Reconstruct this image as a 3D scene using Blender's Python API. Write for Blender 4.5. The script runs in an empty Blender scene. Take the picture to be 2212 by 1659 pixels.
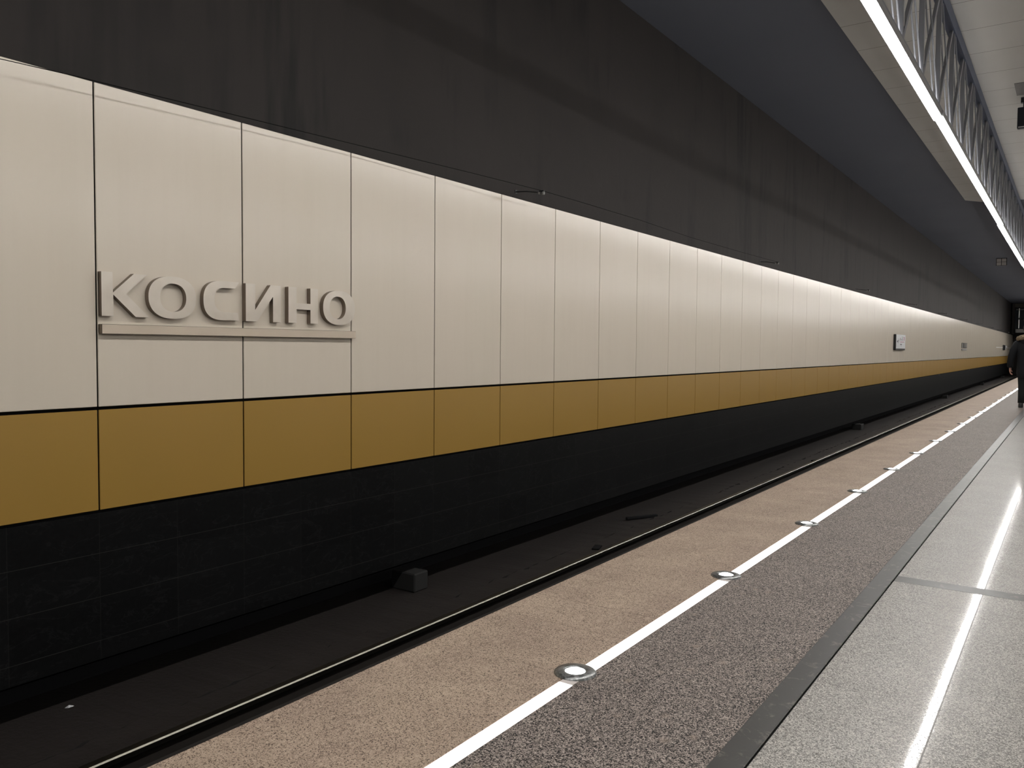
import bpy, bmesh, math, random
from mathutils import Vector, Matrix, noise
from mathutils.geometry import tessellate_polygon

random.seed(7)
SC = bpy.context.scene
COL = SC.collection
PI = math.pi

# ------------------------------------------------------------------ camera
F_PX, YAW, PITCH, ROLL = 1758.55, 0.603843, -0.0448563, 0.00814467
W_PX = 2212
CAM_Z = 1.2
cy, sy = math.cos(YAW), math.sin(YAW)
fwd = Vector((-sy * math.cos(PITCH), cy * math.cos(PITCH), math.sin(PITCH)))
rgt = Vector((cy, sy, 0))
up = rgt.cross(fwd)
r2 = rgt * math.cos(ROLL) + up * math.sin(ROLL)
u2 = r2.cross(fwd)
cam_data = bpy.data.cameras.new('camera')
cam = bpy.data.objects.new('camera', cam_data)
COL.objects.link(cam)
cam_data.sensor_fit = 'HORIZONTAL'
cam_data.sensor_width = 36.0
cam_data.lens = F_PX / W_PX * 36.0
cam_data.clip_start = 0.05
cam_data.clip_end = 400
M = Matrix(((r2.x, u2.x, -fwd.x, 0), (r2.y, u2.y, -fwd.y, 0), (r2.z, u2.z, -fwd.z, CAM_Z), (0, 0, 0, 1)))
cam.matrix_world = M
SC.camera = cam

# ------------------------------------------------------------------ world, exposure, lamp strengths
world = bpy.data.worlds.new('world')
SC.world = world
world.use_nodes = True
world.node_tree.nodes['Background'].inputs[0].default_value = (0.6, 0.65, 0.8, 1)
world.node_tree.nodes['Background'].inputs[1].default_value = 0.01
SC.view_settings.view_transform = 'Standard'
SC.view_settings.look = 'None'
SC.view_settings.gamma = 1
SC.view_settings.exposure = 0.0
SC.view_settings.use_curve_mapping = False
LIGHT_LINE = 53.0      # linear ceiling lamps
UP_FILL = 17.0         # strips added on top of them to brighten the pale ceiling
FLOOR_LINE = 3.2       # glowing strip in the floor
FLOOR_LAMP = 5.0       # round recessed lamps

Y0, Y1 = -10.0, 103.0  # extent of the station hall

# ------------------------------------------------------------------ helpers
def ob(name, bm, mat, parent=None, smooth=False):
    me = bpy.data.meshes.new(name)
    bmesh.ops.recalc_face_normals(bm, faces=bm.faces)
    bm.to_mesh(me)
    bm.free()
    if smooth:
        for p in me.polygons:
            p.use_smooth = True
    mats = mat if isinstance(mat, (list, tuple)) else [mat]
    for m in mats:
        me.materials.append(m)
    o = bpy.data.objects.new(name, me)
    COL.objects.link(o)
    if parent:
        o.parent = parent
    return o

def empty(name, loc=(0, 0, 0), rz=0.0):
    o = bpy.data.objects.new(name, None)
    o.location = loc
    o.rotation_euler = (0, 0, rz)
    o.empty_display_size = 0.1
    COL.objects.link(o)
    return o

def tag(o, label, cat, group=None):
    o['label'] = label
    o['category'] = cat
    if group:
        o['group'] = group
    return o

def struct(o, label=None):
    o['kind'] = 'structure'
    if label:
        o['label'] = label
    return o

def box(bm, x0, x1, y0, y1, z0, z1, bev=0.0, mi=0):
    vs = [bm.verts.new(v) for v in ((x0, y0, z0), (x1, y0, z0), (x1, y1, z0), (x0, y1, z0),
                                    (x0, y0, z1), (x1, y0, z1), (x1, y1, z1), (x0, y1, z1))]
    fs = [bm.faces.new([vs[i] for i in f]) for f in ((0, 3, 2, 1), (4, 5, 6, 7), (0, 1, 5, 4),
                                                     (1, 2, 6, 5), (2, 3, 7, 6), (3, 0, 4, 7))]
    for f in fs:
        f.material_index = mi
    if bev:
        es = list({e for f in fs for e in f.edges})
        bmesh.ops.bevel(bm, geom=es, offset=bev, segments=1, affect='EDGES')
    return fs

def bar(bm, a, b, w, h=None, ref=(1, 0, 0)):
    """square bar from a to b; w across ref, h across the other direction"""
    h = h or w
    a, b = Vector(a), Vector(b)
    d = (b - a).normalized()
    u = Vector(ref)
    u = (u - d * u.dot(d)).normalized()
    v = d.cross(u)
    vs = []
    for p in (a, b):
        for su, sv in ((-1, -1), (1, -1), (1, 1), (-1, 1)):
            vs.append(bm.verts.new(p + u * su * w / 2 + v * sv * h / 2))
    for f in ((0, 1, 2, 3), (7, 6, 5, 4), (0, 4, 5, 1), (1, 5, 6, 2), (2, 6, 7, 3), (3, 7, 4, 0)):
        bm.faces.new([vs[i] for i in f])

def tube(bm, pts, r, n=8, cap=True):
    pts = [Vector(p) for p in pts]
    rings = []
    rs = r if isinstance(r, (list, tuple)) else [r] * len(pts)
    dd = [(pts[min(i + 1, len(pts) - 1)] - pts[max(i - 1, 0)]).normalized() for i in range(len(pts))]
    best = min(((max(abs(d.dot(Vector(a))) for d in dd), a) for a in ((0, 0, 1), (0, 1, 0), (1, 0, 0))), key=lambda q: q[0])[1]
    for i, p in enumerate(pts):
        d = dd[i]
        u = Vector(best)
        u = (u - d * u.dot(d)).normalized()
        v = d.cross(u)
        rings.append([bm.verts.new(p + (u * math.cos(2 * PI * k / n) + v * math.sin(2 * PI * k / n)) * rs[i]) for k in range(n)])
    for a, b in zip(rings, rings[1:]):
        for k in range(n):
            bm.faces.new((a[k], a[(k + 1) % n], b[(k + 1) % n], b[k]))
    if cap:
        bm.faces.new(rings[0][::-1])
        bm.faces.new(rings[-1])

def lathe(bm, prof, n=48, c=(0, 0, 0)):
    """prof: list of (radius, z); radius 0 closes the surface"""
    rings = []
    for r, z in prof:
        if r == 0:
            rings.append([bm.verts.new((c[0], c[1], c[2] + z))])
        else:
            rings.append([bm.verts.new((c[0] + r * math.cos(2 * PI * k / n), c[1] + r * math.sin(2 * PI * k / n), c[2] + z)) for k in range(n)])
    for a, b in zip(rings, rings[1:]):
        for k in range(n):
            k2 = (k + 1) % n
            if len(a) == 1:
                bm.faces.new((a[0], b[k], b[k2]))
            elif len(b) == 1:
                bm.faces.new((a[k], a[k2], b[0]))
            else:
                bm.faces.new((a[k], a[k2], b[k2], b[k]))

def clone(root):
    """a thing with copies of its parts and sub-parts"""
    r = root.copy()
    COL.objects.link(r)
    for ch in root.children:
        c = ch.copy()
        COL.objects.link(c)
        c.parent = r
        for g in ch.children:
            d = g.copy()
            COL.objects.link(d)
            d.parent = c
    return r

ORD = ('first second third fourth fifth sixth seventh eighth ninth tenth eleventh twelfth thirteenth fourteenth '
       'fifteenth sixteenth seventeenth eighteenth nineteenth twentieth').split()

# ------------------------------------------------------------------ materials
class NT:
    def __init__(s, name):
        s.m = bpy.data.materials.new(name)
        s.m.use_nodes = True
        s.t = s.m.node_tree
        s.b = s.t.nodes['Principled BSDF']
        s.co = None
    def n(s, kind, **kw):
        nd = s.t.nodes.new(kind)
        for k, v in kw.items():
            setattr(nd, k, v)
        return nd
    def l(s, a, b):
        s.t.links.new(a, b)
    def set(s, **kw):
        names = dict(col='Base Color', rough='Roughness', metal='Metallic', spec='Specular IOR Level', coat='Coat Weight',
                     coatr='Coat Roughness', ecol='Emission Color', estr='Emission Strength', ior='IOR', trans='Transmission Weight', sheen='Sheen Weight')
        for k, v in kw.items():
            i = s.b.inputs[names[k]]
            if hasattr(v, 'is_linked') or hasattr(v, 'links'):
                s.l(v, i)
            elif isinstance(v, tuple) and len(v) == 3:
                i.default_value = (*v, 1)
            else:
                i.default_value = v
        return s
    def coords(s):
        if not s.co:
            s.co = s.n('ShaderNodeNewGeometry').outputs['Position']
        return s.co
    def vec(s, scale=(1, 1, 1), off=(0, 0, 0), src=None):
        mp = s.n('ShaderNodeMapping')
        mp.inputs['Scale'].default_value = scale
        mp.inputs['Location'].default_value = off
        s.l(src or s.coords(), mp.inputs['Vector'])
        return mp.outputs[0]
    def noise(s, scale, detail=3, rough=0.5, vec=None, dist=0.0):
        nd = s.n('ShaderNodeTexNoise')
        nd.inputs['Scale'].default_value = scale
        nd.inputs['Detail'].default_value = detail
        nd.inputs['Roughness'].default_value = rough
        nd.inputs['Distortion'].default_value = dist
        s.l(vec or s.coords(), nd.inputs['Vector'])
        return nd.outputs['Fac']
    def voro(s, scale, vec=None, out='Color', feature='F1', rnd=1.0):
        nd = s.n('ShaderNodeTexVoronoi', feature=feature)
        nd.inputs['Scale'].default_value = scale
        nd.inputs['Randomness'].default_value = rnd
        s.l(vec or s.coords(), nd.inputs['Vector'])
        return nd.outputs[out]
    def ramp(s, fac, stops, const=False):
        nd = s.n('ShaderNodeValToRGB')
        cr = nd.color_ramp
        if const:
            cr.interpolation = 'CONSTANT'
        while len(cr.elements) > len(stops):
            cr.elements.remove(cr.elements[-1])
        while len(cr.elements) < len(stops):
            cr.elements.new(0.5)
        for e, (p, c) in zip(cr.elements, stops):
            e.position = p
            e.color = (*c, 1) if isinstance(c, tuple) else (c, c, c, 1)
        s.l(fac, nd.inputs[0])
        return nd.outputs[0]
    def mix(s, fac, a, b, mode='MIX'):
        nd = s.n('ShaderNodeMix', data_type='RGBA', blend_type=mode)
        for i, v in ((0, fac), (6, a), (7, b)):
            if isinstance(v, (int, float)):
                nd.inputs[i].default_value = v if i == 0 else (v, v, v, 1)
            elif isinstance(v, tuple):
                nd.inputs[i].default_value = (*v, 1)
            else:
                s.l(v, nd.inputs[i])
        return nd.outputs[2]
    def math(s, op, a, b=None, c=None):
        nd = s.n('ShaderNodeMath', operation=op)
        for i, v in enumerate((a, b, c)):
            if v is None:
                continue
            if isinstance(v, (int, float)):
                nd.inputs[i].default_value = v
            else:
                s.l(v, nd.inputs[i])
        return nd.outputs[0]
    def sep(s, v=None):
        nd = s.n('ShaderNodeSeparateXYZ')
        s.l(v or s.coords(), nd.inputs[0])
        return nd.outputs
    def bump(s, h, strength=0.3, dist=0.01):
        nd = s.n('ShaderNodeBump')
        nd.inputs['Strength'].default_value = strength
        nd.inputs['Distance'].default_value = dist
        s.l(h, nd.inputs['Height'])
        s.l(nd.outputs[0], s.b.inputs['Normal'])
        return s
    def joint(s, axis, period, offset, width):
        """1 on joint lines at offset + k * period along an axis"""
        v = s.sep()[axis]
        a = s.math('ADD', v, -offset + period * 200 + width / 2)
        m = s.math('MODULO', a, period)
        return s.math('LESS_THAN', m, width)

def srgb(r, g, b):
    return tuple(((c / 255) / 12.92 if c / 255 <= 0.04045 else ((c / 255 + 0.055) / 1.055) ** 2.4) for c in (r, g, b))

# cream enamel wall panel
t = NT('cream_panel')
n1 = t.noise(1.6, 3, 0.55, t.vec((1, 1, 0.55)))
streak = t.noise(3.0, 3, 0.6, t.vec((1, 3.0, 0.18)))
c = t.mix(n1, (0.63, 0.562, 0.472), (0.655, 0.588, 0.498))
c = t.mix(t.ramp(streak, [(0.45, 0.0), (0.75, 0.22)]), c, (0.58, 0.515, 0.425))
t.set(col=c, rough=0.23, spec=0.5)
M_CREAM = t.m

t = NT('gold_panel')
n1 = t.noise(1.3, 3, 0.5)
n2 = t.noise(300, 2)
c = t.mix(n1, (0.325, 0.192, 0.040), (0.35, 0.207, 0.047))
t.set(col=c, rough=0.36, spec=0.45)
t.bump(n2, 0.02, 0.001)
M_GOLD = t.m

t = NT('black_joint')
t.set(col=(0.008, 0.008, 0.008), rough=0.9, spec=0.1)
M_JOINT = t.m

# dark stone courses under the panels
t = NT('black_stone')
P = t.coords()
jy = t.joint(1, 0.5946, 2.975, 0.004)
zz = t.sep()[2]
def near(z, w=0.004):
    return t.math('COMPARE', zz, z, w * 0.55)
jz = t.math('MAXIMUM', near(-0.246), t.math('MAXIMUM', near(-0.552), near(-0.858)))
jf = t.math('MAXIMUM', jz, t.math('MULTIPLY', jy, 0.45))
ys = t.sep()[1]
cell = t.math('FLOOR', t.math('DIVIDE', t.math('ADD', ys, -2.975), 0.5946))
cz = t.math('FLOOR', t.math('DIVIDE', zz, 0.306))
comb = t.n('ShaderNodeCombineXYZ')
t.l(cell, comb.inputs[0]); t.l(cz, comb.inputs[1])
wn = t.n('ShaderNodeTexWhiteNoise', noise_dimensions='3D')
t.l(comb.outputs[0], wn.inputs['Vector'])
shift = t.n('ShaderNodeVectorMath', operation='MULTIPLY_ADD')
t.l(wn.outputs['Color'], shift.inputs[0]); shift.inputs[1].default_value = (9, 9, 9); t.l(P, shift.inputs[2])
vein = t.noise(2.2, 5, 0.6, t.vec((1, 1, 2.2), src=shift.outputs[0]), 0.8)
vline = t.ramp(vein, [(0.485, 0.0), (0.5, 1.0), (0.515, 0.0)])
base = t.mix(wn.outputs['Value'], (0.003, 0.0032, 0.0034), (0.0055, 0.0058, 0.006))
base = t.mix(t.math('MULTIPLY', vline, 0.35), base, (0.024, 0.024, 0.025))
fine = t.noise(30, 4, 0.7)
base = t.mix(t.ramp(fine, [(0.4, 0.0), (0.8, 0.5)]), base, (0.009, 0.009, 0.0095))
base = t.mix(t.math('MULTIPLY', jf, 0.7), base, (0.034, 0.033, 0.031))
t.set(col=base, rough=0.5, spec=0.12)
M_STONE = t.m

# dark painted concrete wall with damp streaks
t = NT('dark_plaster')
s1 = t.noise(1.0, 4, 0.6, t.vec((1, 2.2, 0.28)))
s2 = t.noise(1.0, 3, 0.6, t.vec((1, 0.5, 0.5), (3, 5, 1)))
m_ = t.math('MULTIPLY', t.ramp(s1, [(0.5, 0.0), (0.62, 1.0)]), t.ramp(s2, [(0.42, 0.0), (0.6, 1.0)]))
blot = t.noise(0.8, 5, 0.6)
c = t.mix(blot, srgb(41, 38, 37), srgb(50, 46, 45))
c = t.mix(t.math('MULTIPLY', m_, 0.8), c, srgb(27, 26, 27))
t.set(col=c, rough=0.75, spec=0.25)
t.bump(t.noise(6, 5, 0.6), 0.15, 0.02)
M_DARK = t.m

t = NT('dark_ceiling_paint')
blot = t.noise(0.35, 3, 0.5)
c = t.mix(blot, srgb(90, 93, 103), srgb(99, 102, 111))
t.set(col=c, rough=0.8, spec=0.2)
M_DCEIL = t.m

t = NT('pale_ceiling_tile')
jy = t.joint(1, 1.2, 13.38, 0.012)
sq = t.noise(0.9, 3, 0.5)
c = t.mix(sq, srgb(180, 179, 176), srgb(192, 191, 188))
c = t.mix(jy, c, srgb(95, 90, 84))
t.set(col=c, rough=0.6, spec=0.3)
M_PCEIL = t.m

# platform stones
def granite(name, mid_a, mid_b, dark, light, f_dark, f_light, blob_amt, blobc, cell=0.0042):
    """crystals: random cells of dark, middle and light grains with larger pale inclusions"""
    t = NT(name)
    warp = t.n('ShaderNodeTexNoise')
    warp.inputs['Scale'].default_value = 90
    warp.inputs['Detail'].default_value = 2
    t.l(t.coords(), warp.inputs['Vector'])
    mad = t.n('ShaderNodeVectorMath', operation='MULTIPLY_ADD')
    t.l(warp.outputs['Color'], mad.inputs[0]); mad.inputs[1].default_value = (0.007, 0.007, 0.0); t.l(t.coords(), mad.inputs[2])
    wv = t.vec((1, 1, 0), src=mad.outputs[0])
    g = t.sep(t.voro(1 / cell, wv, out='Color'))[0]
    g2 = t.sep(t.voro(0.45 / cell, wv, out='Color'))[1]
    gg = t.math('ADD', t.math('MULTIPLY', g, 0.84), t.math('MULTIPLY', g2, 0.16))
    patch = t.noise(3.0, 3, 0.6)
    c = t.mix(t.ramp(patch, [(0.35, 0.0), (0.65, 1.0)]), mid_a, mid_b)
    c = t.mix(t.ramp(gg, [(f_dark - 0.03, 1.0), (f_dark + 0.03, 0.0)]), c, dark)
    c = t.mix(t.ramp(gg, [(1 - f_light - 0.04, 0.0), (1 - f_light + 0.06, 1.0)]), c, light)
    bl = t.voro(8.0, t.vec((1.0, 0.8, 0), (2, 3, 0)), out='Distance')
    blj = t.math('ADD', bl, t.math('MULTIPLY', t.noise(60, 3), 0.16))
    c = t.mix(t.math('MULTIPLY', t.ramp(blj, [(0.14, 1.0), (0.24, 0.0)]), blob_amt), c, blobc)
    return t, c, gg

t, c, gr = granite('beige_granite', srgb(150, 131, 117), srgb(170, 151, 134), srgb(84, 70, 60), srgb(186, 167, 150), 0.26, 0.22, 0.6, srgb(180, 160, 143), 0.0031)
stn = t.noise(1.3, 4, 0.6, t.vec((1, 0.6, 1), (7, 1, 0)))
c = t.mix(t.ramp(stn, [(0.55, 0.0), (0.72, 0.22)]), c, srgb(104, 86, 74))
j = t.joint(1, 0.318, 1.723, 0.004)
jn = t.math('MULTIPLY', j, t.ramp(t.noise(1.2, 2, vec=t.vec((1, 0.4, 1))), [(0.42, 0.0), (0.58, 0.6)]))
c = t.mix(jn, c, srgb(88, 74, 62))
t.set(col=c, rough=0.6, spec=0.3)
t.bump(gr, 0.12, 0.002)
M_BEIGE = t.m

t, c, gr = granite('flamed_granite', srgb(116, 107, 102), srgb(131, 121, 115), srgb(22, 20, 19), srgb(178, 165, 157), 0.41, 0.28, 0.45, srgb(150, 134, 122), 0.0033)
t.set(col=c, rough=0.6, spec=0.25)
t.bump(gr, 0.15, 0.003)
M_FLAMED = t.m

t, c, gr = granite('polished_granite', srgb(146, 142, 136), srgb(164, 160, 154), srgb(86, 81, 77), srgb(204, 199, 192), 0.34, 0.3, 0.0, srgb(150, 141, 128), 0.0031)
j1 = t.joint(1, 0.312, 2.712, 0.004)
wob = t.ramp(t.noise(0.9, 2, vec=t.vec((0.6, 1, 1))), [(0.42, 0.15), (0.6, 0.9)])
j2 = t.joint(0, 0.62, -0.333, 0.005)
jj = t.math('MAXIMUM', t.math('MULTIPLY', j1, wob), t.math('MULTIPLY', j2, 0.85))
c = t.mix(jj, c, srgb(70, 64, 58))
t.set(col=c, rough=0.42, spec=0.5, coat=t.math('MULTIPLY', t.ramp(gr, [(0.30, 0.12), (0.50, 0.75)]), t.math('SUBTRACT', 1.0, jj)), coatr=t.ramp(gr, [(0.35, 0.10), (0.55, 0.03)]))
M_POLISH = t.m

t = NT('slate_band')
cl = t.noise(3.0, 4, 0.6, t.vec((1, 0.6, 1)))
sc = t.noise(14, 5, 0.75, t.vec((1, 1, 1)), 1.2)
c = t.mix(cl, srgb(44, 42, 40), srgb(55, 53, 50))
c = t.mix(t.ramp(sc, [(0.56, 0.0), (0.66, 0.4)]), c, srgb(140, 132, 122))
j = t.joint(1, 0.635, 4.587, 0.004)
c = t.mix(t.math('MULTIPLY', j, 0.6), c, srgb(60, 56, 50))
t.set(col=c, rough=0.38, spec=0.52)
t.bump(sc, 0.08, 0.002)
M_SLATE = t.m

t = NT('track_concrete')
cl = t.noise(0.8, 5, 0.65)
fi = t.noise(26, 5, 0.7)
c = t.mix(cl, srgb(32, 28, 27), srgb(47, 42, 40))
c = t.mix(t.ramp(fi, [(0.45, 0.0), (0.75, 0.6)]), c, srgb(34, 31, 30))
t.set(col=c, rough=0.55, spec=0.45)
t.bump(fi, 0.5, 0.02)
M_TRACK = t.m

t = NT('near_black')  # plain near-black colour for trough, platform face, niche and scraps
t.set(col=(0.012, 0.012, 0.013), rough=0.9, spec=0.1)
M_NEARBLACK = t.m

t = NT('rail_steel')
n1 = t.noise(3, 3, vec=t.vec((1, 0.2, 1)))
t.set(col=t.mix(n1, (0.10, 0.095, 0.078), (0.22, 0.21, 0.18)), metal=1.0, rough=0.3)
M_RAILTOP = t.m
t = NT('rail_rust')
t.set(col=t.mix(t.noise(30, 4), (0.018, 0.015, 0.013), (0.03, 0.024, 0.020)), rough=0.8)
M_RUST = t.m

t = NT('brushed_steel')
br = t.noise(1.0, 4, 0.6, t.vec((10, 3, 260)))
n1 = t.noise(7, 2)
t.set(col=t.mix(n1, (0.56, 0.515, 0.455), (0.72, 0.67, 0.605)), metal=1.0, rough=0.33)
M_BRUSH = t.m
t = NT('letter_side')
t.set(col=(0.24, 0.20, 0.165), metal=0.85, rough=0.42)
M_LSIDE = t.m
t = NT('polished_steel')
nb = t.noise(4.2, 1, vec=t.vec((1, 1, 0.1)))
t.set(col=(0.85, 0.80, 0.76), metal=1.0, rough=0.16)
t.bump(nb, 0.5, 0.04)
M_POLSTEEL = t.m

t = NT('truss_paint')
t.set(col=t.mix(t.noise(4, 3), srgb(120, 122, 130), srgb(138, 140, 147)), rough=0.5, spec=0.4)
M_TRUSS = t.m
t = NT('chord_paint')
t.set(col=t.mix(t.noise(2, 3), srgb(70, 80, 104), srgb(84, 92, 112)), rough=0.5, spec=0.4)
M_CHORD = t.m
t = NT('bright_rod')
t.set(col=(0.7, 0.7, 0.7), metal=1.0, rough=0.3)
M_ROD = t.m

def emit(name, col, strength):
    t = NT(name)
    t.set(col=(0.8, 0.8, 0.8), rough=0.4, ecol=col, estr=strength)
    return t.m
M_LAMP = emit('lamp_diffuser', (1.0, 0.975, 0.94), LIGHT_LINE)
M_UPFILL = emit('added_up_glow', (1.0, 0.97, 0.93), UP_FILL)  # glow of the added upward fill strips
M_FSTRIP = emit('floor_strip_diffuser', (0.97, 0.985, 1.0), FLOOR_LINE)
M_FLENS = emit('floor_lamp_lens', (0.95, 0.98, 1.0), FLOOR_LAMP)
t = NT('strip_end')
t.set(col=(0.62, 0.57, 0.55), rough=0.4)
M_SEND = t.m
t = NT('worn_steel')
w1 = t.noise(45, 4, 0.6, dist=1.5)
t.set(col=t.mix(t.ramp(w1, [(0.45, 0.0), (0.6, 1.0)]), (0.16, 0.165, 0.165), (0.32, 0.325, 0.32)), metal=1.0, rough=t.ramp(w1, [(0.4, 0.3), (0.65, 0.5)]))
M_RING = t.m
def plain(name, col, rough=0.6, metal=0.0, spec=0.4):
    t = NT(name)
    n1 = t.noise(9, 3)
    t.set(col=t.mix(n1, tuple(x * 0.88 for x in col), tuple(min(1, x * 1.1) for x in col)), rough=rough, metal=metal, spec=spec)
    return t.m
M_HOUS = plain('lamp_housing', (0.30, 0.30, 0.31), 0.4, 0.6)
M_BLACK = plain('black_plastic', (0.012, 0.013, 0.015), 0.4)
M_WHITE = plain('white_board', (0.62, 0.63, 0.65), 0.35)
M_INK = plain('dark_ink', (0.03, 0.03, 0.035), 0.6)
M_PINK = plain('pink_ink', (0.42, 0.12, 0.22), 0.6)
M_GREY = plain('grey_metal', (0.20, 0.20, 0.195), 0.5)
M_LGREY = plain('light_grey_metal', (0.36, 0.355, 0.34), 0.5)
M_BLOCK = plain('cast_block', (0.014, 0.0138, 0.0135), 0.85)
M_COAT = plain('black_cloth', (0.010, 0.011, 0.013), 0.85, 0, 0.2)
M_TROUS = plain('dark_trousers', (0.012, 0.014, 0.014), 0.85, 0, 0.2)
M_SKIN = plain('skin', srgb(196, 150, 134), 0.5)
M_HAIR = plain('dark_hair', (0.010, 0.008, 0.007), 0.6)
t = NT('fur')
f1 = t.noise(60, 4, 0.7)
t.set(col=t.mix(t.ramp(f1, [(0.4, 0.0), (0.65, 1.0)]), srgb(84, 68, 50), srgb(176, 158, 130)), rough=0.9)
t.bump(f1, 0.8, 0.02)
M_FUR = t.m
t = NT('dark_glass')
t.set(col=(0.02, 0.024, 0.03), rough=0.08, spec=0.6)
M_GLASS = t.m

# ------------------------------------------------------------------ floor of the platform
XE, XM, XB0, XB1 = -2.132, -1.460, -0.832, -0.742    # edge, light line, slate band
XR = 7.6                                              # far edge of the island platform
bm = bmesh.new()
box(bm, XB1 + 0.006, XR, Y0, 4.587, -0.12, 0.0)
box(bm, XB1 + 0.006, XR, 4.705, Y1, -0.12, 0.0)
struct(ob('floor', bm, M_POLISH), 'polished pale grey granite paving of the platform')
bm = bmesh.new()
box(bm, XB1 + 0.006, XR, 4.587, 4.705, -0.12, 0.0005)
struct(ob('trim_1', bm, M_SLATE), 'smooth dark slate band crossing the polished paving')
bm = bmesh.new()
box(bm, XB0, XB1, Y0, Y1, -0.12, 0.0045, 0.003)
struct(ob('trim_2', bm, M_SLATE), 'slate band running the length of the platform')
bm = bmesh.new()
box(bm, XB1, XB1 + 0.006, Y0, Y1, -0.12, -0.003)
struct(ob('trim_3', bm, M_JOINT), 'dark groove beside the slate band')
bm = bmesh.new()
box(bm, -1.431, XB0, Y0, Y1, -0.12, 0.0)
struct(ob('trim_4', bm, M_FLAMED), 'speckled dark grey granite strip')
bm = bmesh.new()
box(bm, XE, -1.487, Y0, Y1, -0.07, 0.0, 0.004)
struct(ob('trim_5', bm, M_BEIGE), 'speckled beige granite edge of the platform')
bm = bmesh.new()
box(bm, -1.487, -1.431, Y0, Y1, -0.12, -0.014)
struct(ob('trim_6', bm, M_JOINT), 'channel that holds the light line')
bm = bmesh.new()
box(bm, XE + 0.10, XR, Y0, Y1, -1.60, -0.12)
box(bm, XE + 0.05, XE + 0.66, Y0, Y1, -0.19, -0.07)
struct(ob('wall_platform', bm, M_NEARBLACK), 'dark face of the platform below its edge')

# ------------------------------------------------------------------ track bed
bm = bmesh.new()
prof = [(-6.05, -1.30), (-5.60, -1.30), (-5.02, -1.295), (-4.985, -1.262), (-4.55, -1.25), (-4.22, -1.25), (-4.18, -1.26), (-4.12, -1.50), (-3.0, -1.50), (-2.95, -1.27), (-2.02, -1.27)]
ysl = [Y0]
while ysl[-1] < 45:
    ysl.append(ysl[-1] + 0.07)
while ysl[-1] < Y1:
    ysl.append(ysl[-1] + 0.5)
rows = []
for yy in ysl:
    r = []
    for i, (x, z) in enumerate(prof):
        dx = dz = 0
        if i in (2, 3):
            dx = 0.05 * noise.noise(Vector((yy * 1.1, i * 0.3, 0))) + (0.03 if i == 3 else 0) + 0.05 * noise.noise(Vector((yy * 7, 2, 0)))
            dz = 0.012 * noise.noise(Vector((yy * 5, 9, i)))
        r.append(bm.verts.new((x + dx, yy, z + dz)))
    rows.append(r)
for a, b in zip(rows, rows[1:]):
    for k in range(len(prof) - 1):
        f = bm.faces.new((a[k], a[k + 1], b[k + 1], b[k]))
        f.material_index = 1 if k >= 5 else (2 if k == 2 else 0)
struct(ob('floor_track', bm, [M_TRACK, M_NEARBLACK, plain('crumbled_concrete', (0.026, 0.025, 0.026), 0.9, 0.0, 0.1)]), 'dark concrete track bed')

def make_rail(x, label):
    e = empty('rail', (x, 0, -1.25))
    bm = bmesh.new()
    box(bm, -0.07, 0.07, Y0, Y1, 0.0, 0.02)
    box(bm, -0.012, 0.012, Y0, Y1, 0.02, 0.12)
    ob('rail_web', bm, M_RUST, e)
    bm = bmesh.new()
    box(bm, -0.035, 0.035, Y0, Y1, 0.105, 0.150, 0.008)
    ob('rail_head', bm, M_RAILTOP, e)['label'] = 'shiny worn running surface'
    tag(e, label, 'rail')
    return e
make_rail(-4.36, 'worn steel running rail whose shiny top shows along the dark track')
make_rail(-2.84, 'steel running rail hidden close under the platform edge')

# cast blocks standing on the track bed beside the wall
bm = bmesh.new()
box(bm, -0.32, 0.0, 0.0, 0.215, 0.0, 0.19, 0.012)
blk = ob('cable_block', bm, M_BLOCK)
blk.location = (-5.43, 6.16, -1.298)
tag(blk, 'black block on the track bed under the sign, nearest of the track blocks', 'block', 'blocks along the foot of the wall')
for k, (yy, lb) in enumerate(((27.2, 'second nearest black block on the track bed, mid distance'), (48.2, 'third black block along the track bed, far off'),
                              (69.2, 'fourth small black block on the far track bed'), (90.0, 'farthest black block on the track bed near the person'))):
    b = blk.copy()
    COL.objects.link(b)
    b.location = (-5.43, yy, -1.298)
    b.scale = (0.9, 1.9, 0.9)
    b['label'] = lb
def scrap(name, x, y, z, sx, sy_, sz, rz, mat, label, cat):
    bm = bmesh.new()
    box(bm, -sx / 2, sx / 2, -sy_ / 2, sy_ / 2, 0, sz, min(sx, sy_, sz) * 0.2)
    o = ob(name, bm, mat)
    o.location = (x, y, z)
    o.rotation_euler = (0, 0, rz)
    return tag(o, label, cat)
scrap('metal_plate', -4.75, 8.75, -1.252, 0.09, 0.20, 0.018, 0.3, M_NEARBLACK, 'small flat black plate lying beside the shiny rail', 'plate')
scrap('metal_bar', -5.15, 10.85, -1.29, 0.05, 0.55, 0.04, -0.5, M_NEARBLACK, 'short dark bar lying across the track bed', 'bar')
scrap('metal_bar', -4.62, 18.6, -1.252, 0.07, 0.4, 0.03, -0.2, M_NEARBLACK, 'small dark bar beside the rail farther down the track', 'bar')
bm = bmesh.new()
vs = [bm.verts.new(v) for v in ((0, 0, 0), (0.035, 0.01, 0.006), (0.045, 0.045, 0.012), (0.005, 0.04, 0.004), (0.02, 0.02, 0.02))]
for f in ((0, 1, 4), (1, 2, 4), (2, 3, 4), (3, 0, 4), (3, 2, 1, 0)):
    bm.faces.new([vs[i] for i in f])
o = ob('paper_scrap', bm, M_WHITE)
o.location = (-5.63, 2.78, -1.30)
tag(o, 'tiny crumpled white paper scrap on the dark track bed', 'litter')

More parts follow.
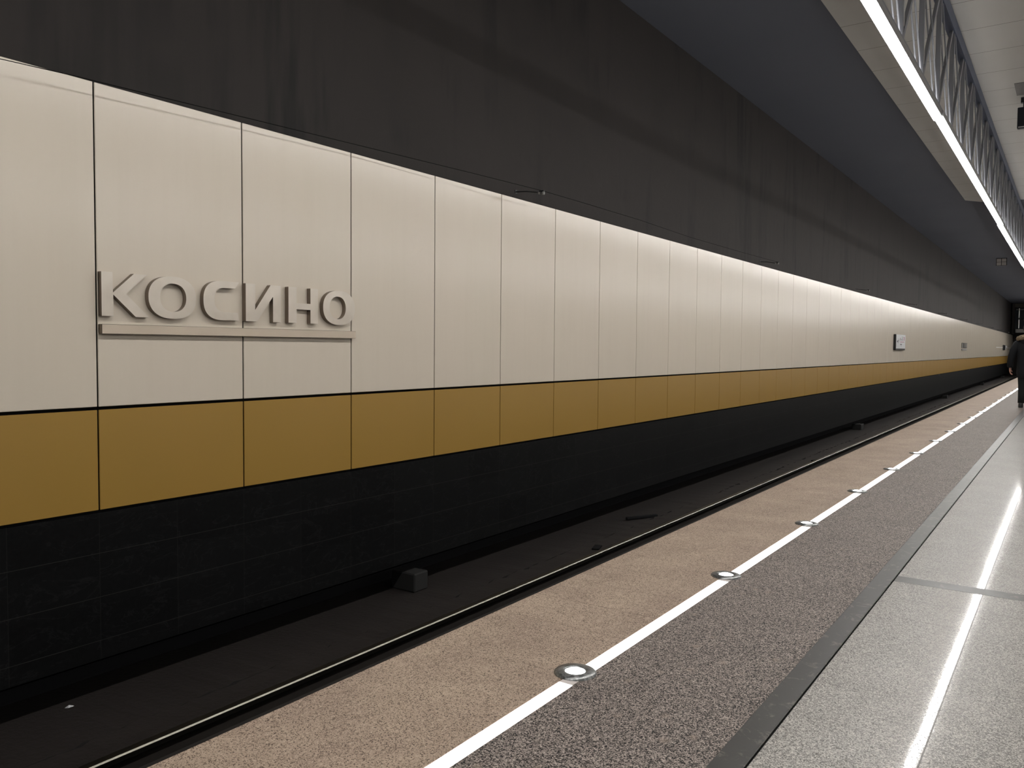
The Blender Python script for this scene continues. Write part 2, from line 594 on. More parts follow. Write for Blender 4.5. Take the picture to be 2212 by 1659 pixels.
# ------------------------------------------------------------------ left wall: backing, panels, stone
WX = -5.5
PW = 1.1895
PY = 2.975
bm = bmesh.new()
box(bm, WX - 0.06, WX - 0.034, Y0, Y1, -0.99, 2.94)
wall = struct(ob('wall_left', bm, M_JOINT), 'cladding wall behind the track with cream, gold and black courses')
bm = bmesh.new()
box(bm, 0.022, 0.034, 0.0056, PW - 0.0056, 0, 2.196, 0.003)
cp0 = ob('cream_panel', bm, M_CREAM, wall)
cp0['label'] = 'tall cream enamel panel'
bm = bmesh.new()
box(bm, 0.022, 0.034, 0.0056, PW - 0.0056, 0, 0.692, 0.003)
gp0 = ob('gold_panel', bm, M_GOLD, wall)
gp0['label'] = 'ochre gold enamel panel'
k0, k1 = -10, 83
for i, k in enumerate(range(k0, k1 + 1)):
    a, b = (cp0, gp0) if i == 0 else (cp0.copy(), gp0.copy())
    if i:
        COL.objects.link(a); COL.objects.link(b)
    jit = 0.0
    a.location = (WX - 0.034 + jit, PY + k * PW, 0.770)
    b.location = (WX - 0.034 - jit, PY + k * PW, 0.056)
bm = bmesh.new()
box(bm, WX - 0.034, WX - 0.008, Y0, Y1, -0.99, 0.035)
pl = ob('stone_plinth', bm, M_STONE, wall)
pl['label'] = 'black stone courses with pale veins'
# dark wall above the panels and the niche behind the cladding
bm = bmesh.new()
box(bm, WX - 0.5, WX - 0.045, Y0, Y1, 2.95, 6.25)
struct(ob('wall_upper', bm, M_DARK), 'dark damp streaked plaster wall above the cream panels')
bm = bmesh.new()
box(bm, WX - 0.6, WX - 0.5, Y0, Y1, -1.6, 3.0)
box(bm, WX - 0.5, WX - 0.06, Y0, Y1, 2.6, 2.95)
struct(ob('wall_niche', bm, M_NEARBLACK), 'black gap behind the cladding')

# ------------------------------------------------------------------ ceilings
bm = bmesh.new()
box(bm, WX - 0.6, 11.0, Y0, Y1, 6.20, 6.35)
struct(ob('ceiling', bm, M_DCEIL), 'dark blue grey painted ceiling')
bm = bmesh.new()
def prism_xy(bm, pts, z0, z1):
    a = [bm.verts.new((x, y, z0)) for x, y in pts]
    b = [bm.verts.new((x, y, z1)) for x, y in pts]
    bm.faces.new(a[::-1]); bm.faces.new(b)
    n = len(pts)
    for i in range(n):
        bm.faces.new((a[i], a[(i + 1) % n], b[(i + 1) % n], b[i]))
prism_xy(bm, [(-3.13, Y0), (8.2, Y0), (8.2, Y1), (-1.45, Y1), (-1.45, 31.6), (-2.7, 31.4), (-3.13, 30.8)], 6.172, 6.20)
struct(ob('ceiling_tiles', bm, M_PCEIL), 'pale suspended ceiling of wide tiles above the platform')

# ------------------------------------------------------------------ right half of the hall (outside the frame)
bm = bmesh.new()
box(bm, 11.0, 11.2, Y0, Y1, 0.06, 2.97)
struct(ob('wall_right', bm, M_CREAM), 'opposite cream wall')
bm = bmesh.new()
box(bm, 11.05, 11.2, Y0, Y1, 2.97, 6.25)
box(bm, 11.0, 11.2, Y0, Y1, -1.6, 0.06)
struct(ob('wall_right_upper', bm, M_DARK), 'dark plaster above and below the opposite wall')
bm = bmesh.new()
box(bm, 7.5, 11.2, Y0, Y1, -1.5, -1.3)
struct(ob('floor_track_right', bm, M_TRACK), 'opposite track bed')
bm = bmesh.new()
box(bm, WX - 0.6, 11.2, Y0 - 0.2, Y0, -1.6, 6.35)
struct(ob('wall_front', bm, M_DARK), 'near end wall behind the viewer')
bm = bmesh.new()
box(bm, WX - 0.6, 11.2, Y1, Y1 + 0.2, -1.6, 6.35)
struct(ob('wall_back', bm, M_DARK), 'far end wall of the hall')

# ------------------------------------------------------------------ trusses and the line of light
BAY = 1.43
NB = 8
TX = -1.66
LB = 4.34     # underside of the lamp
def make_truss(ty0):
    e = empty('lattice_truss', (TX, ty0, 4.4755))
    L = BAY * NB
    H = 6.171 - 4.4755
    bm = bmesh.new()
    box(bm, -0.07, 0.045, 0.004, L - 0.004, H - 0.21, H - 0.0)
    ob('top_chord', bm, M_CHORD, e)['label'] = 'dark blue boxed beam'
    bm = bmesh.new()
    box(bm, -0.05, -0.036, 0.004, L - 0.004, 0.0, 0.075)
    box(bm, 0.032, 0.046, 0.004, L - 0.004, 0.0, 0.075)
    ob('bottom_chord', bm, M_TRUSS, e)
    bm = bmesh.new()
    bar(bm, (0, 0, 0.05), (0, 0, H - 0.15), 0.06, 0.065)
    v0 = ob('strut', bm, M_TRUSS, e)
    bm = bmesh.new()
    bar(bm, (0, 0.03, 0.05), (0, BAY - 0.10, H - 0.17), 0.04, 0.06)
    d0 = ob('diagonal', bm, M_TRUSS, e)
    bm = bmesh.new()
    tube(bm, [(-0.02, 0.03, H - 0.17), (-0.02, BAY - 0.14, 0.05)], 0.011, 6)
    tube(bm, [(0.02, 0.10, H - 0.17), (0.02, BAY - 0.08, 0.05)], 0.011, 6)
    r0 = ob('tie_rod', bm, M_TRUSS, e)
    bm = bmesh.new()
    tube(bm, [(0.0, 0, 0.03), (0.0, 0, 0.95)], 0.011, 6)
    s0 = ob('hanger_rod', bm, M_ROD, e)
    s0['label'] = 'bright steel rod'
    for k in range(NB):
        for src in (v0, d0, r0, s0):
            c = src if k == 0 else src.copy()
            if k:
                COL.objects.link(c)
                c.parent = e
            c.location = (0, k * BAY + (0.2 if src is s0 else 0.0) + 0.04, 0)
    return e
def prism_y(bm, pts, y0, y1):
    a = [bm.verts.new((x, y0, z)) for x, z in pts]
    b = [bm.verts.new((x, y1, z)) for x, z in pts]
    bm.faces.new(a); bm.faces.new(b[::-1])
    n = len(pts)
    for i in range(n):
        bm.faces.new((a[i], b[i], b[(i + 1) % n], a[(i + 1) % n]))
def make_lamp(ty0):
    e = empty('linear_light', (TX, ty0, LB))
    L = BAY * NB
    bm = bmesh.new()
    box(bm, -0.045, 0.078, 0.006, L - 0.006, 0.048, 0.13)
    ob('housing', bm, M_HOUS, e)
    bm = bmesh.new()
    prism_y(bm, [(-0.015, 0.0), (0.048, 0.0), (0.074, 0.048), (-0.041, 0.048)], 0.012, L - 0.012)
    ob('diffuser', bm, M_LAMP, e)['label'] = 'glowing white diffuser'
    bm = bmesh.new()
    box(bm, -0.032, 0.028, 0.012, L - 0.012, 0.131, 0.134)  # invented upward emitter, put in to lift the ceiling brightness
    ob('added_up_strip', bm, M_UPFILL, e)['label'] = 'added narrow glowing strip that brightens the ceiling'
    return e
ts = 12.58 - 0.04 - BAY * NB * 2
tr0 = make_truss(ts)
lm0 = make_lamp(ts)
nseg = 10
FAR = ['nearest', 'second nearest', 'third nearest']
nseg = 9
for k in range(nseg):
    y = ts + k * BAY * NB
    a, b = (tr0, lm0) if k == 0 else (clone(tr0), clone(lm0))
    a.location.y = y
    b.location.y = y
    b.location.x = TX + (0.012 if k % 2 == 0 else -0.006)
    if k < 2:
        pos = ['overhead behind the viewer', 'mostly out of frame at the top']
        la, lb = 'dark steel lattice truss ' + pos[k], 'white linear lamp ' + pos[k]
    elif k == 2:
        la = 'dark steel lattice truss nearest in view, from the small step in the light line onward'
        lb = 'glowing white linear lamp just beyond the small step in the light line'
    else:
        la = 'dark steel lattice truss, %s one of the row from the step in the light line' % ORD[k - 2]
        lb = 'glowing white linear lamp, %s one of the line counted from its small step' % ORD[k - 2]
    tag(a, la, 'truss', 'lattice trusses under the pale ceiling')
    tag(b, lb, 'light', 'linear lamps along the trusses')
for k in range(nseg):   # the twin line above the far edge of the island platform
    b = clone(lm0)
    b.location = (7.2, ts + k * BAY * NB, LB)
    tag(b, 'white linear lamp above the opposite edge of the platform, outside the picture', 'light', 'linear lamps on the opposite side')

# ------------------------------------------------------------------ light line in the floor
LP = 1.585
LY = 2.574
bm = bmesh.new()
lathe(bm, [(0.079, 0.0), (0.079, 0.002), (0.074, 0.0075), (0.05, 0.010), (0.040, 0.010), (0.038, 0.007)], 64)
lamp = empty('floor_lamp_recessed', (-1.481, LY, 0.0))
ob('trim_ring', bm, M_RING, lamp, True)['label'] = 'worn steel ring'
bm = bmesh.new()
lathe(bm, [(0.0385, 0.006), (0.03, 0.0105), (0.0, 0.012)], 48)
ob('lens', bm, M_FLENS, lamp, True)['label'] = 'glowing round lens'
strip = empty('floor_light_strip', (-1.459, LY, 0.0))
bm = bmesh.new()
box(bm, -0.0275, 0.0275, 0.055, LP - 0.105, -0.012, 0.001)
ob('diffuser', bm, M_FSTRIP, strip)['label'] = 'glowing white diffuser'
bm = bmesh.new()
box(bm, -0.0275, 0.0275, LP - 0.105, LP - 0.060, -0.012, 0.001)
ob('end_cap', bm, M_SEND, strip)['label'] = 'unlit pale end'
NFAR = 16
k_first = -1
for k in range(k_first, 63):
    a, b = (lamp, strip) if k == k_first else (clone(lamp), clone(strip))
    a.location.y = LY + k * LP
    b.location.y = LY + k * LP
    if k < -1:
        la, lb = 'round steel floor lamp behind the viewer', 'glowing strip in the floor behind the viewer'
    elif k == -1:
        la, lb = 'round steel floor lamp below the bottom of the picture', 'glowing floor strip that leaves the picture at the bottom edge'
    elif k == 0:
        la, lb = 'largest and nearest round steel floor lamp in the light line', 'glowing floor strip between the nearest and second nearest round floor lamps'
    elif k < NFAR:
        la = 'round steel floor lamp with glowing lens, %s from the front of the light line' % ORD[k]
        lb = 'glowing floor strip starting at the %s round floor lamp from the front' % ORD[k]
    else:
        la, lb = 'tiny round floor lamp in the far part of the light line', 'short glowing floor strip in the far merging part of the light line'
    tag(a, la, 'floor lamp', 'round lamps in the platform floor' if k < NFAR else 'far round floor lamps')
    tag(b, lb, 'floor light', 'strips of the floor light line' if k < NFAR else 'far strips of the floor light line')
# the nearest lamps are sampled from both sides

# ------------------------------------------------------------------ station name sign
SX0, SX1 = WX + 0.004, WX + 0.048
sign = empty('station_name_sign', (WX, 2.99, 1.2))
tag(sign, 'brushed steel raised letters spelling КОСИНО over a polished bar on the cream wall', 'sign')
KS = 5.452 / 5.4
def wp(y, z):
    return (y * KS, CAM_Z + z * KS)
def extrude_poly(bm, loops):
    """loops: outer then holes, in (y, z); front face towards +x"""
    pts3 = [[Vector((y, z, 0)) for y, z in lp] for lp in loops]
    tris = tessellate_polygon(pts3)
    flat = [p for lp in loops for p in lp]
    fr = [bm.verts.new((SX1, y, z)) for y, z in flat]
    bk = [bm.verts.new((SX0, y, z)) for y, z in flat]
    for tr in tris:
        try:
            bm.faces.new([fr[i] for i in tr]).material_index = 0
            bm.faces.new([bk[i] for i in tr][::-1]).material_index = 1
        except ValueError:
            pass
    o = 0
    for lp in loops:
        n = len(lp)
        for i in range(n):
            a, b = o + i, o + (i + 1) % n
            bm.faces.new((fr[a], fr[b], bk[b], bk[a])).material_index = 1
        o += n
def letter(loops, lbl):
    bm = bmesh.new()
    extrude_poly(bm, [[wp(*q) for q in lp] for lp in loops])
    me = ob('letter', bm, [M_BRUSH, M_LSIDE], sign)
    me['label'] = lbl
    me.parent = sign
    me.matrix_parent_inverse = Matrix.Translation(-Vector(sign.location))
    return me
T, B = 0.490, 0.191
def sup(cy_, cz_, a, b, e=2.5, n=56, a0=0, a1=2 * PI, closed=True):
    out = []
    m = n if closed else n + 1
    for i in range(m):
        th = a0 + (a1 - a0) * i / n
        c_, s_ = math.cos(th), math.sin(th)
        out.append((cy_ + a * math.copysign(abs(c_) ** (2 / e), c_), cz_ + b * math.copysign(abs(s_) ** (2 / e), s_)))
    return out
letter([[(2.955, B), (2.955, T), (3.033, T), (3.035, 0.352), (3.187, T), (3.284, T), (3.129, 0.347), (3.298, B), (3.197, B), (3.037, 0.338), (3.037, B)]], 'letter К')
letter([sup(3.483, 0.3405, 0.190, 0.153, 2.3), sup(3.487, 0.3405, 0.104, 0.102, 2.2)], 'first letter О')
outer = sup(3.905, 0.341, 0.170, 0.150, 2.5, 30, PI / 2, 1.5 * PI, False)
inner = sup(3.925, 0.347, 0.095, 0.092, 2.4, 26, 1.5 * PI, PI / 2, False)
letter([[(4.055, T + 0.001)] + outer + [(4.052, B)] + [(4.041, 0.252)] + inner + [(4.016, 0.440)]], 'letter С')
letter([[(4.115, B), (4.115, T), (4.205, T), (4.205, 0.283), (4.357, T), (4.461, T), (4.461, B), (4.381, B), (4.381, 0.397), (4.222, B)]], 'letter И')
letter([[(4.540, B), (4.540, T), (4.626, T), (4.626, 0.358), (4.777, 0.358), (4.777, T), (4.861, T), (4.861, B), (4.777, B), (4.777, 0.306), (4.626, 0.306), (4.626, B)]], 'letter Н')
letter([sup(5.110, 0.3385, 0.190, 0.152, 2.3), sup(5.092, 0.3385, 0.096, 0.100, 2.2)], 'second letter О')
bm = bmesh.new()
y0, z0 = wp(2.953, 0.070)
y1, z1 = wp(5.311, 0.136)
box(bm, SX0, SX1 + 0.002, y0, y1, z0, z1, 0.002)
for f in bm.faces:
    f.material_index = 0 if f.normal.x > 0.7 or f.calc_center_median().x > SX1 else 1
ub = ob('underline_bar', bm, [M_POLSTEEL, M_LSIDE], sign)
ub.matrix_parent_inverse = Matrix.Translation(-Vector(sign.location))
ub['label'] = 'polished steel bar under the letters'

# ------------------------------------------------------------------ cable on brackets above the panels
BP = 9.16
def make_bracket():
    e = empty('cable_bracket', (WX - 0.045, 8.087, 3.055))
    bm = bmesh.new()
    tube(bm, [(0, 0, 0), (0.16, 0.0, -0.012), (0.33, 0.0, -0.045)], 0.0075, 8)
    box(bm, 0.0, 0.006, -0.02, 0.02, -0.02, 0.02)
    ob('arm', bm, M_BLACK, e)
    bm = bmesh.new()
    tube(bm, [(0.325, 0, -0.045), (0.36, 0.0, -0.050)], 0.017, 12)
    tube(bm, [(0.375, 0, -0.052), (0.40, 0.0, -0.055)], 0.018, 12)
    ob('insulator', bm, M_GREY, e)['label'] = 'pale ribbed insulator'
    bm = bmesh.new()
    tube(bm, [(0.36, 0, -0.050), (0.376, 0.0, -0.052)], 0.021, 12)
    box(bm, 0.335, 0.40, -0.012, 0.012, -0.035, -0.022)
    ob('clamp', bm, M_BLACK, e)
    return e
brk = make_bracket()
bl = ['thin black cable bracket above the seventh cream panel, nearest of the brackets', 'second nearest cable bracket on the dark wall', 'third nearest cable bracket on the dark wall, tiny',
      'fourth cable bracket on the dark wall, barely visible']
for k in range(0, 10):
    e = brk if k == 0 else clone(brk)
    e.location.y = 8.087 + BP * k
    tag(e, bl[k] if k < 4 else 'far cable bracket lost in the dark upper wall', 'bracket', 'cable brackets along the dark wall' if k < 4 else 'far cable brackets')
bm = bmesh.new()
pts = [(-5.35, -1.0, 2.9), (-5.352, 0.6, 2.87), (-5.352, 2.33, 2.902), (-5.354, 2.75, 2.922), (-5.350, 4.2, 2.968), (-5.33, 5.4, 3.000), (-5.25, 6.8, 3.02), (-5.17, 8.087, 3.03)]
prof2 = [(0.9, -5.18, 3.038), (2.6, -5.18, 3.038), (4.5, -5.19, 3.01), (7.0, -5.18, 3.015), (9.16, -5.17, 3.03)]
for k in range(1):
    for a, x, z in prof2:
        pts.append((x, 8.087 + BP * k + a, z))
tube(bm, pts, 0.0027, 6)
M_MATTE = NT('matte_black').set(col=(0.006, 0.006, 0.006), rough=0.95, spec=0.05).m
tag(ob('wall_cable', bm, M_MATTE), 'thin dark cable strung along the brackets above the cream panels', 'cable')

# ------------------------------------------------------------------ boards and fittings on the wall far off
board = empty('route_board', (WX, 32.7, 1.25))
tag(board, 'white rectangular information board with small dark print on the cream wall', 'board')
bm = bmesh.new()
box(bm, 0, 0.085, 0, 2.0, -0.03, 0.555, 0.01)
ob('frame', bm, M_BLACK, board)['label'] = 'black box frame'
bm = bmesh.new()
box(bm, 0.085, 0.093, 0.03, 1.97, 0.03, 0.55)
fc = ob('face', bm, M_WHITE, board)
bm = bmesh.new()
for (a, b, z, h) in ((0.18, 0.36, 0.27, 0.04), (0.3, 0.62, 0.30, 0.025), (0.3, 0.5, 0.235, 0.02), (0.75, 1.45, 0.345, 0.018), (0.8, 0.98, 0.40, 0.02), (1.2, 1.38, 0.40, 0.02), (0.85, 1.2, 0.17, 0.028), (0.95, 1.15, 0.125, 0.014), (0.42, 0.6, 0.37, 0.014), (1.15, 1.5, 0.46, 0.012)):
    box(bm, 0.093, 0.096, a, b, z, z + h)
ob('print', bm, M_INK, fc)['label'] = 'dark small print'
bm = bmesh.new()
box(bm, 0.093, 0.096, 1.62, 1.74, 0.33, 0.48)
box(bm, 0.093, 0.096, 0.85, 1.7, 0.265, 0.287)
ob('print', bm, M_PINK, fc)['label'] = 'dull red small print'

hatch = empty('wall_hatch', (WX, 54.7, 1.22))
tag(hatch, 'small grey metal hatch in the cream wall beyond the white board', 'hatch')
M_DGREY = plain('dull_metal', (0.10, 0.095, 0.085), 0.5)
bm = bmesh.new()
box(bm, 0, 0.03, 0, 2.7, 0.17, 0.47, 0.01)
dr = ob('door', bm, M_DGREY, hatch)
bm = bmesh.new()
box(bm, 0.03, 0.05, 0.7, 0.85, 0.19, 0.46)
box(bm, 0.03, 0.045, 0.0, 2.7, 0.45, 0.47)
ob('rib', bm, M_INK, dr)
bm = bmesh.new()
box(bm, 0, 0.03, 0.0, 2.6, 0.02, 0.12, 0.01)
box(bm, 0.03, 0.034, 0.5, 1.9, 0.055, 0.085)
ob('plate', bm, [M_GREY], hatch)

ps = empty('wall_sign', (WX, 88.2, 1.30))
tag(ps, 'small dark sign with a white symbol on the far cream wall beside the person', 'sign')
bm = bmesh.new()
box(bm, 0, 0.09, 0, 2.2, 0.04, 0.50, 0.02)
ob('case', bm, M_BLACK, ps)
bm = bmesh.new()
box(bm, 0.0, 0.094, 2.2, 3.0, 0.10, 0.46)
box(bm, 0.0, 0.094, 3.0, 4.6, 0.30, 0.44)
ob('face', bm, M_WHITE, ps)
bm = bmesh.new()
box(bm, WX, WX + 0.02, 80.5, 88.1, 1.53, 1.575)
box(bm, WX, WX + 0.02, 92.9, 101.0, 1.53, 1.575)
tag(ob('wall_strip', bm, M_WHITE), 'long thin white strip on the far cream wall left of the small dark sign', 'strip')
for yy, lb in ((45.4, 'nearest tiny pale stud under the gold panels'), (59.6, 'middle tiny pale stud under the gold panels'), (72.9, 'farthest tiny pale stud under the gold panels')):
    bm = bmesh.new()
    bmesh.ops.create_uvsphere(bm, u_segments=10, v_segments=6, radius=0.02)
    o = ob('wall_stud', bm, M_WHITE, None, True)
    o.location = (WX - 0.01, yy, 0.015)
    tag(o, lb, 'stud', 'pale studs under the gold panels')

# ------------------------------------------------------------------ things on the ceiling
mon = empty('ceiling_monitor', (-1.05, 19.0, 6.171))
tag(mon, 'black box monitor hanging from the pale ceiling at the right edge', 'monitor')
bm = bmesh.new()
box(bm, -0.02, 0.45, -0.06, 0.06, -0.60, -0.19, 0.01)
case = ob('case', bm, plain('monitor_case', (0.012, 0.016, 0.024), 0.35), mon)
bm = bmesh.new()
box(bm, 0.0, 0.43, -0.075, -0.06, -0.585, -0.565)
ob('silver_trim', bm, M_ROD, case)
bm = bmesh.new()
box(bm, 0.03, 0.12, -0.05, 0.05, -0.10, 0.0)
box(bm, 0.07, 0.12, -0.03, 0.03, -0.20, -0.10)
ob('ceiling_mount', bm, M_BLACK, mon)
bm = bmesh.new()
box(bm, 0, 0.75, 0, 0.85, -0.012, 0.0, 0.003)
o = ob('ceiling_hatch', bm, plain('hatch_grey', srgb(120, 118, 118), 0.6))
o.location = (-1.08, 17.9, 6.171)
tag(o, 'square grey hatch in the pale ceiling in front of the black monitor', 'hatch')

ql = empty('ceiling_panel_light', (-3.62, 51.0, 6.2))
tag(ql, 'small dim panel of four squares hanging under the dark ceiling', 'panel')
bm = bmesh.new()
box(bm, 0, 0.50, 0, 0.08, -0.40, 0.0)
ob('frame', bm, M_BLACK, ql)
for i in (0, 1):
    for jx in (0, 1):
        bm = bmesh.new()
        box(bm, 0.03 + i * 0.235, 0.23 + i * 0.235 + 0.005, -0.012, 0.0, -0.385 + jx * 0.185, -0.385 + jx * 0.185 + 0.165)
        ob('square_pane', bm, plain('pane', (0.42, 0.39, 0.37), 0.5), ql)

# ------------------------------------------------------------------ far end: glazed gallery above the track
gal = empty('glazed_gallery', (-5.2, 99.0, 3.0))
tag(gal, 'dark glazed gallery with metal frame above the far end of the track', 'gallery')
bm = bmesh.new()
box(bm, 0.1, 3.6, 0, 0.6, 0.15, 0.52, 0.02)
ob('sill_beam', bm, M_LGREY, gal)['label'] = 'pale grey beam under the glass'
bm = bmesh.new()
box(bm, 0.0, 12.0, 0.6, 0.7, 0.55, 2.7)
ob('glass', bm, M_GLASS, gal)
bm = bmesh.new()
for x in (0.35, 3.4, 6.4):
    tube(bm, [(x, 0.4, 0.6), (x, 0.4, 2.65)], 0.06, 8)
tube(bm, [(0.1, 0.4, 2.55), (12, 0.4, 2.55)], 0.06, 8)
tube(bm, [(0.35, 0.4, 1.6), (0.8, 0.2, 1.5)], 0.07, 8)
ob('metal_frame', bm, M_ROD, gal)['label'] = 'bright metal tubes'
bm = bmesh.new()
box(bm, 0.0, 12.0, 0.3, 0.7, 2.75, 3.16)
ob('lintel', bm, plain('brown_lintel', (0.05, 0.045, 0.036), 0.7), gal)
bm = bmesh.new()
box(bm, -0.25, 0.0, 0.3, 3.9, 0.0, 3.19)
struct(ob('wall_gallery', bm, M_DARK), None)
bpy.data.objects['wall_gallery'].location = (-5.2, 99.0, 3.0)

# ------------------------------------------------------------------ the person walking away
def skin_obj(name, verts, edges, radii, mat, parent, root=0, sub=2):
    me = bpy.data.meshes.new(name)
    me.from_pydata(verts, edges, [])
    o = bpy.data.objects.new(name, me)
    COL.objects.link(o)
    o.parent = parent
    o.modifiers.new('skin', 'SKIN').use_smooth_shade = True
    s = o.modifiers.new('sub', 'SUBSURF')
    s.levels = sub; s.render_levels = sub
    layer = me.skin_vertices[0] if me.skin_vertices else None
    if layer is None:
        bpy.context.view_layer.objects.active = o
        o.select_set(True)
        bpy.ops.mesh.customdata_skin_add()
        layer = me.skin_vertices[0]
    for i, r in enumerate(radii):
        layer.data[i].radius = (r, r) if not isinstance(r, tuple) else r
        layer.data[i].use_root = (i == root)
    me.materials.append(mat)
    return o
per = empty('person', (-0.80, 20.6, 0.0))
tag(per, 'person in a black coat with a fur hood, seen from behind at the right edge', 'person')
# body: pelvis, spine, neck, head, legs, arms and hands with fingers
V, E_, R = [], [], []
def addv(p, r, frm=None):
    V.append(p); R.append(r)
    if frm is not None:
        E_.append((frm, len(V) - 1))
    return len(V) - 1
pel = addv((0, 0, 0.94), 0.13)
ab = addv((0, 0, 1.12), 0.125, pel)
ch = addv((0, 0, 1.30), 0.12, ab)
nk = addv((0, 0.01, 1.49), 0.058, ch)
hd = addv((0, 0.02, 1.60), 0.078, nk)
hd2 = addv((0, 0.025, 1.70), 0.085, hd)
hd3 = addv((0, 0.02, 1.755), 0.055, hd2)
for s in (-1, 1):
    hip = addv((s * 0.095, 0, 0.88), 0.085, pel)
    kn = addv((s * 0.10, 0.03 * s + 0.01, 0.48), 0.056, hip)
    an = addv((s * 0.105, 0.05 * s - 0.02, 0.09), 0.04, kn)
    to = addv((s * 0.115, 0.05 * s + 0.11, 0.045), 0.032, an)
    sh = addv((s * 0.17, 0, 1.38), 0.045, ch)
    el = addv((s * 0.305, -0.03, 1.12), 0.034, sh)
    wr = addv((s * 0.335, 0.04, 0.86), 0.024, el)
    pm = addv((s * 0.335, 0.052, 0.815), (0.020, 0.030), wr)
    for dy, L_ in ((0.030, 0.070), (0.011, 0.080), (-0.008, 0.074), (-0.027, 0.058)):
        k1_ = addv((s * 0.335, 0.052 + dy, 0.770), 0.0105, pm)
        k2_ = addv((s * 0.327, 0.055 + dy, 0.770 - L_ * 0.5), 0.0095, k1_)
        k3_ = addv((s * 0.305, 0.056 + dy, 0.770 - L_ * 0.85), 0.0085, k2_)
        addv((s * 0.286, 0.055 + dy, 0.770 - L_ * 0.93), 0.007, k3_)
    th_ = addv((s * 0.325, 0.090, 0.812), 0.012, pm)
    th2 = addv((s * 0.312, 0.108, 0.782), 0.011, th_)
    addv((s * 0.296, 0.108, 0.758), 0.009, th2)
body = skin_obj('body', V, E_, R, M_SKIN, per)
# face details on the far side of the head
bm = bmesh.new()
tube(bm, [(0, 0.095, 1.665), (0, 0.122, 1.635), (0, 0.105, 1.625)], [0.008, 0.014, 0.012], 8)
for s in (-1, 1):
    bmesh.ops.create_uvsphere(bm, u_segments=8, v_segments=6, radius=0.018, matrix=Matrix.Translation((s * 0.088, 0.02, 1.65)) @ Matrix.Diagonal((0.5, 1, 1.6, 1)))
ob('face_features', bm, M_SKIN, per, True)
# hair
bm = bmesh.new()
bmesh.ops.create_uvsphere(bm, u_segments=24, v_segments=16, radius=1.0, matrix=Matrix.Translation((0, 0.0, 1.695)) @ Matrix.Diagonal((0.122, 0.125, 0.115, 1)))
for v in bm.verts:
    if v.co.y > 0.05 and v.co.z < 1.74:
        v.co.y = 0.05
    v.co += Vector((noise.noise(v.co * 30), noise.noise(v.co * 30 + Vector((5, 0, 0))), 0)) * 0.006
ob('hair', bm, M_HAIR, per, True)
# coat: lofted ellipses, hem at 0.64 m
def loft(bm, secs, n=28, wr=0.0, cap=(False, False)):
    rings = []
    for (cx, cy_, z, rx, ry) in secs:
        rings.append([bm.verts.new((cx + rx * math.cos(2 * PI * k / n) * (1 + wr * noise.noise(Vector((k * 0.7, z * 9, 0)))),
                                    cy_ + ry * math.sin(2 * PI * k / n) * (1 + wr * noise.noise(Vector((k * 0.7, z * 9, 3)))), z)) for k in range(n)])
    for a, b in zip(rings, rings[1:]):
        for k in range(n):
            bm.faces.new((a[k], a[(k + 1) % n], b[(k + 1) % n], b[k]))
    if cap[0]:
        bm.faces.new(rings[0][::-1])
    if cap[1]:
        bm.faces.new(rings[-1])
bm = bmesh.new()
loft(bm, [(0, 0, 0.64, 0.172, 0.135), (0, 0, 0.645, 0.198, 0.160), (0, 0, 0.75, 0.212, 0.17), (0, 0, 0.92, 0.212, 0.168), (0, 0, 1.08, 0.205, 0.162), (0, 0, 1.22, 0.222, 0.168),
          (0, 0, 1.34, 0.235, 0.158), (0, 0, 1.42, 0.21, 0.13), (0, 0.0, 1.47, 0.13, 0.095), (0, 0.01, 1.50, 0.075, 0.07)], 30, 0.05, (False, True))
coat = ob('coat', bm, M_COAT, per, True)
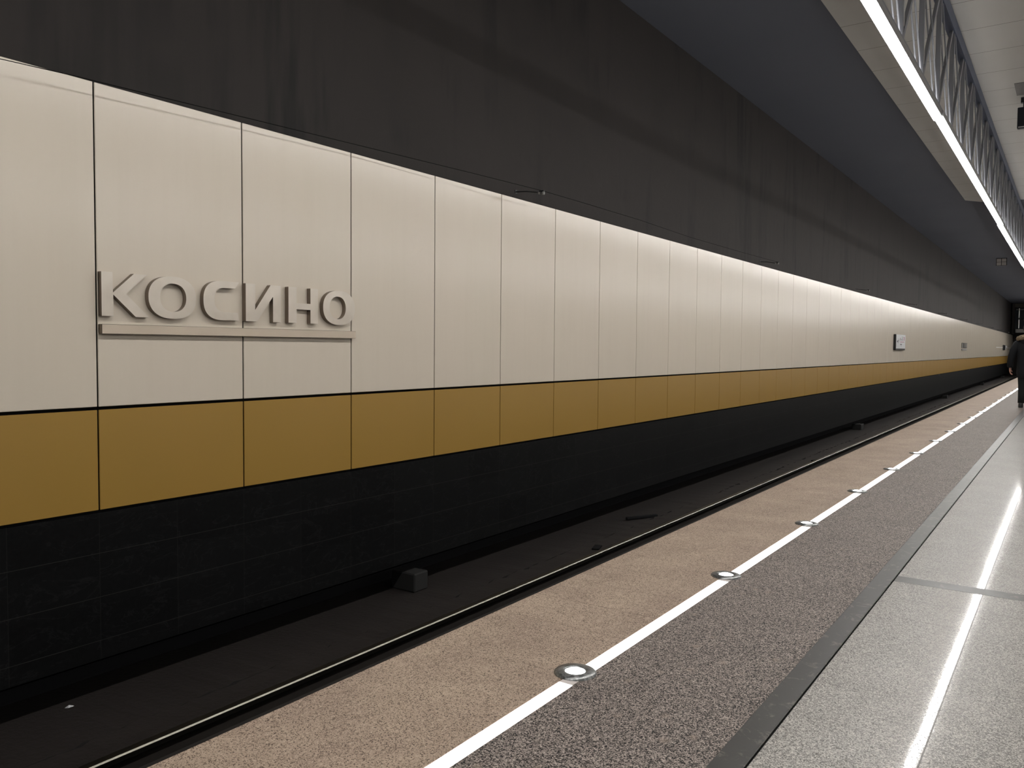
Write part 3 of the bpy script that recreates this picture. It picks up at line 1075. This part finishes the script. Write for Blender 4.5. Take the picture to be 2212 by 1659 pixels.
for s in (-1, 1):
    bm = bmesh.new()
    tube(bm, [(s * 0.13, 0, 1.40), (s * 0.215, -0.005, 1.35), (s * 0.275, -0.02, 1.22), (s * 0.31, -0.03, 1.11), (s * 0.328, 0.0, 0.98), (s * 0.338, 0.038, 0.865)],
         [0.080, 0.086, 0.078, 0.068, 0.060, 0.052], 16)
    for v in bm.verts:
        v.co += Vector((noise.noise(v.co * 14), noise.noise(v.co * 14 + Vector((3, 0, 0))), 0)) * 0.012
    ob('sleeve', bm, M_COAT, coat, True)
# fur rimmed hood lying on the shoulders
bm = bmesh.new()
pts, rs = [], []
for k in range(15):
    th = -0.15 * PI + 1.3 * PI * k / 14
    pts.append((0.195 * math.cos(th) , -0.03 - 0.12 * math.sin(th), 1.475 + 0.035 * math.sin(th)))
    rs.append(0.038 + 0.022 * math.sin(PI * k / 14))
tube(bm, pts, rs, 14)
for v in bm.verts:
    v.co += Vector((noise.noise(v.co * 40), noise.noise(v.co * 40 + Vector((3, 0, 0))), noise.noise(v.co * 40 + Vector((0, 7, 0))))) * 0.016
ob('fur_trim', bm, M_FUR, coat, True)['label'] = 'tan fur trim of the hood'
bm = bmesh.new()
bmesh.ops.create_uvsphere(bm, u_segments=20, v_segments=12, radius=1.0, matrix=Matrix.Translation((0, -0.11, 1.42)) @ Matrix.Diagonal((0.15, 0.06, 0.09, 1)))
ob('hood', bm, M_COAT, coat, True)
for s in (-1, 1):
    bm = bmesh.new()
    tube(bm, [(s * 0.095, 0, 0.90), (s * 0.10, 0.01, 0.70), (s * 0.10, 0.03 * s + 0.01, 0.48), (s * 0.104, 0.04 * s, 0.28), (s * 0.107, 0.05 * s - 0.015, 0.10)], [0.10, 0.092, 0.075, 0.066, 0.062], 16)
    ob('trouser_leg', bm, M_TROUS, per, True)
    bm = bmesh.new()
    loft(bm, [(s * 0.113, 0.05 * s + 0.035, 0.0, 0.046, 0.13), (s * 0.113, 0.05 * s + 0.035, 0.03, 0.05, 0.135), (s * 0.113, 0.05 * s + 0.02, 0.07, 0.046, 0.11), (s * 0.108, 0.05 * s - 0.015, 0.12, 0.045, 0.055)], 18, 0, (True, True))
    ob('shoe', bm, M_BLACK, per, True)
